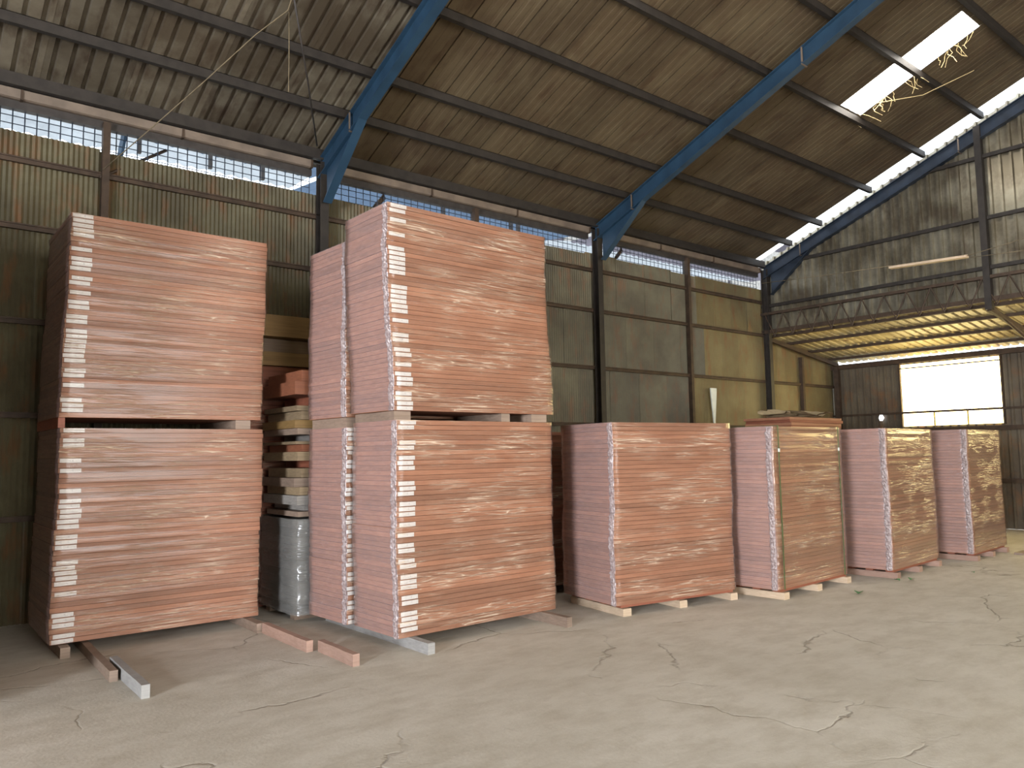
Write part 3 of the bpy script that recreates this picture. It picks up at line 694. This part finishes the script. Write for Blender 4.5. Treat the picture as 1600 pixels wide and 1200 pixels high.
# mixed pile in the gap between the double stacks
gb = thing('wrapped_bundle', 'grey plastic wrapped bundle at the bottom of the gap between double stacks', 'bundle', (3.16, 7.12, 0))
nb = 11
for k in range(nb):
    q = random.Random(k+90); MB().box(q.uniform(-.01, .01), 1.5, q.uniform(-.01, .01), .9, .07+k*.08, .07+(k+1)*.08-.004).build('board', M['plank_grey'], gb)
mb = MB(); q = random.Random(5); rows = 28; pts = []
per = [(x/10*1.5, -.02, 0, -1) for x in range(10)]+[(1.52, y/6*.9, 1, 0) for y in range(6)]+[(1.5-x/10*1.5, .92, 0, 1) for x in range(10)]+[(-.02, .9-y/8*.92, -1, 0) for y in range(8)]
for i in range(rows):
    for x, y, ax, ay in per:
        k = q.uniform(0, .022); pts.append((x+ax*k, y+ay*k, .06+i/(rows-1)*.90))
K = len(per); mb.add(pts, [(i*K+j, i*K+(j+1) % K, (i+1)*K+(j+1) % K, (i+1)*K+j) for i in range(rows-1) for j in range(K)])
mb.build('wrap_film', M['film_grey'], gb, True)
g = MB()
for y in (.1, .7): g.box(.02, 1.4, y, y+.1, 0, .069)
g.build('bearer', M['timber'], gb)
GL = 'loose planks piled in the gap'
pl = [  # z, thickness, x shift, y shift, material, description
 (.975, .05, .02, .06, 'timber', 'brown spacer plank resting on the grey bundle in the gap'),
 (1.03, .06, .10, .10, 'plank_grey', 'dark inset plank just over the spacer on the grey bundle'),
 (1.092, .09, -.02, .0, 'plank_grey', 'thick greyish plank, lowest broad one above the grey bundle'),
 (1.184, .08, .02, .03, 'plank_tan', 'dusty tan plank, second broad one above the grey bundle'),
 (1.266, .085, -.05, .0, 'timber', 'brown plank, third broad one above the grey bundle'),
 (1.353, .09, .03, .02, 'plank_tan', 'tan plank just below the dark slot in the gap pile'),
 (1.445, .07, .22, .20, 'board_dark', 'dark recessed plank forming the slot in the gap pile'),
 (1.517, .085, -.02, .0, 'plank_tan', 'light tan plank just over the dark slot in the gap pile'),
 (1.604, .07, .04, .03, 'plank_red', 'reddish plank over the light tan plank in the gap pile'),
 (1.676, .03, -.04, .0, 'plank_tan', 'thin pale plank halfway up the gap pile'),
 (1.708, .06, .20, .16, 'plank_grey', 'grey recessed plank halfway up the gap pile'),
 (1.770, .06, -.02, .0, 'timber', 'greyish brown plank under the yellow planks of the gap pile'),
 (1.832, .08, -.04, .02, 'timber_yellow', 'lower yellow plank of the gap pile'),
 (1.914, .085, .02, .0, 'plank_tan', 'upper pale yellow plank of the gap pile'),
 (2.001, .05, -.02, .02, 'plank_tan', 'thin tan plank under the dark slot near the pile top'),
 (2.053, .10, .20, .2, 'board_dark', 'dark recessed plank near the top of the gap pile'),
 (2.155, .13, -.06, -.02, 'plank_red', 'bright orange red board near the top of the gap pile'),
 (2.287, .11, .02, .0, 'plank_red', 'topmost orange red board of the gap pile')]
for z, t, dx, dy, mt, lb in pl:
    tm('plank', lb, 3.17+dx, 4.6, 7.12+dy, 7.95, z, z+t, M[mt], 0, GL, 'plank')
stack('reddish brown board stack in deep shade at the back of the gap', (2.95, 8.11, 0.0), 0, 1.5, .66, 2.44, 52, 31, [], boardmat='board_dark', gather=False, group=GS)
tm('timber_beam', 'lower yellowish beam at the back of the gap near the wall', 2.95, 5.0, 8.15, 8.5, 2.55, 2.70, M['timber_yellow'], 0, None, 'beam')
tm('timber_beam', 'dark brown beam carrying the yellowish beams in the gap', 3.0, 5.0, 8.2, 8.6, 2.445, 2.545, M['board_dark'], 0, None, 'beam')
tm('timber_beam', 'dark inset beam between the two yellowish beams in the gap', 3.0, 5.0, 8.3, 8.6, 2.705, 2.865, M['timber'], 0, None, 'beam')
tm('timber_beam', 'upper yellowish beam at the back of the gap near the wall', 2.9, 5.0, 8.15, 8.55, 2.87, 3.11, M['timber_yellow'], 0, None, 'beam')

# ------------------------------------------------------------------ small things
mb = MB(); mb.add([(-.09,-.02,.67),(.09,-.02,.67),(.09,-.02,.60),(.02,-.02,0),(-.02,-.02,0),(-.085,-.02,.58),(-.09,.0,.67),(.09,.0,.67),(.09,.0,.60),(.02,0,0),(-.02,0,0),(-.085,0,.58)],
  [(0,5,4,3,2,1),(6,7,8,9,10,11),(0,1,7,6),(1,2,8,7),(2,3,9,8),(3,4,10,9),(4,5,11,10),(5,0,6,11)])
tag(mb.build('white_strip', M['white'], None, False, (12.05, YW-.08, 2.04)), 'white tapered strip hanging point down on the back wall', 'strip')
def leaf(lb, x, y, rz, s):
    mb = MB(); pts = []
    for i in range(7):
        u = i/6; wd = .35*math.sin(math.pi*u)*s
        for v in (-1, 0, 1): pts.append((u*s, v*wd, .012+.25*s*math.sin(math.pi*u)*(abs(v)*.6+.15)))
    mb.add(pts, [(i*3+j, (i+1)*3+j, (i+1)*3+j+1, i*3+j+1) for i in range(6) for j in range(2)])
    o = mb.build('leaf', M['leaf'], None, True, (x, y, 0)); o.rotation_euler = (0, 0, rz); tag(o, lb, 'leaf', 'fallen leaves')
leaf('largest curled green leaf on the floor in front of the strapped stack', 8.16, 4.22, .4, .13)
leaf('small green leaf on the floor by the golden stack, left of a pair', 9.3, 4.30, 1.2, .09)
leaf('small green leaf on the floor by the golden stack, right of a pair', 9.43, 4.24, .2, .11)
leaf('tiny dark leaf on the open floor before the last stack', 10.5, 3.95, .8, .06)
g = MB(); g.box(0, .35, 0, .12, 0, .03)
tag(g.build('scrap_board', M['timber'], None, False, (12.72, 4.12, 0)), 'small wood scrap on the floor beyond the last stack', 'scrap')
g = MB(); g.prism([(0,0),(.10,0),(.10,.035),(.06,.05),(0,.035)], 'y', 0, 1.15)
o = g.build('hanging_batten', M['timber_pale'], None, False, (12.5, 4.52, 4.37)); o.rotation_euler = (R(2.6), 0, 0)
tag(o, 'long pale batten hanging on a wire before the gable wall', 'batten')
def cable(nm, lb, pts, r, mat, cat='wire'):
    tag(MB().tube(pts, r, 5).build(nm, mat, None, True), lb, cat)
cable('wire', 'thin wire from the corner post to the hanging batten', [(12.5, 7.98, 4.60), (12.5, 6.8, 4.52), (12.5, 5.63, 4.46)], .006, M['rope'])
cable('wire', 'thin wire from the hanging batten to the right', [(12.55, 4.52, 4.40), (12.5, 3.9, 4.46), (12.5, 2.5, 4.7)], .006, M['rope'])
cable('wire', 'second thin drooping wire right of the hanging batten', [(12.60, 4.50, 4.375), (12.62, 3.9, 4.34), (12.64, 2.5, 4.34)], .005, M['rope'])
cable('rope', 'slack straw coloured rope slanting under the roof at left', [(1.70, 8.7, 4.54), (2.0, 8.2, 4.86), (2.35, 7.55, 5.24), (2.64, 7.0, 5.57), (2.83, 6.7, 5.74), (2.9, 6.51, 6.16)], .0055, M['rope'], 'rope')
cable('cord', 'thin cord hanging straight down from the roof at left', [(2.84, 6.7, 5.73), (2.845, 6.7, 5.4), (2.845, 6.7, 4.95)], .0045, M['rope'], 'cord')
cable('tie_rod', 'dark slanting tie rod by the first blue rafter', [(2.89, 6.7, 5.88), (3.4, 7.5, 5.52), (3.88, 8.3, 5.2)], .010, M['dark'], 'rod')
cable('wall_brace', 'rusty diagonal brace rising through the grille at left', [(1.70, YW-.06, 4.50), (2.02, YW+.05, 4.74), (2.4, YW+.12, 5.02)], .018, M['rust'], 'brace')
# straw hanging from the lit skylight
q = random.Random(3); mb = MB()
for i in range(26):
    u = q.random(); y = SKY0+u*(SKY1-SKY0); x = 11.53+q.uniform(-.06, .02); z = zp(y)+.09
    p = [(x, y, z)]
    for k in range(3):
        x += q.uniform(-.03, .09); y += q.uniform(-.08, .08); z -= q.uniform(.01, .09); p.append((x, y, z))
    mb.tube(p, .004, 4)
mb.tube([(11.4, 5.2, zp(5.2)+.02), (11.8, 4.7, 6.75), (12.1, 4.1, 6.98)], .005, 4)
tag(mb.build('straw', M['straw']), 'dry straw hanging from the edge of the bright skylight', 'straw', kind='stuff')
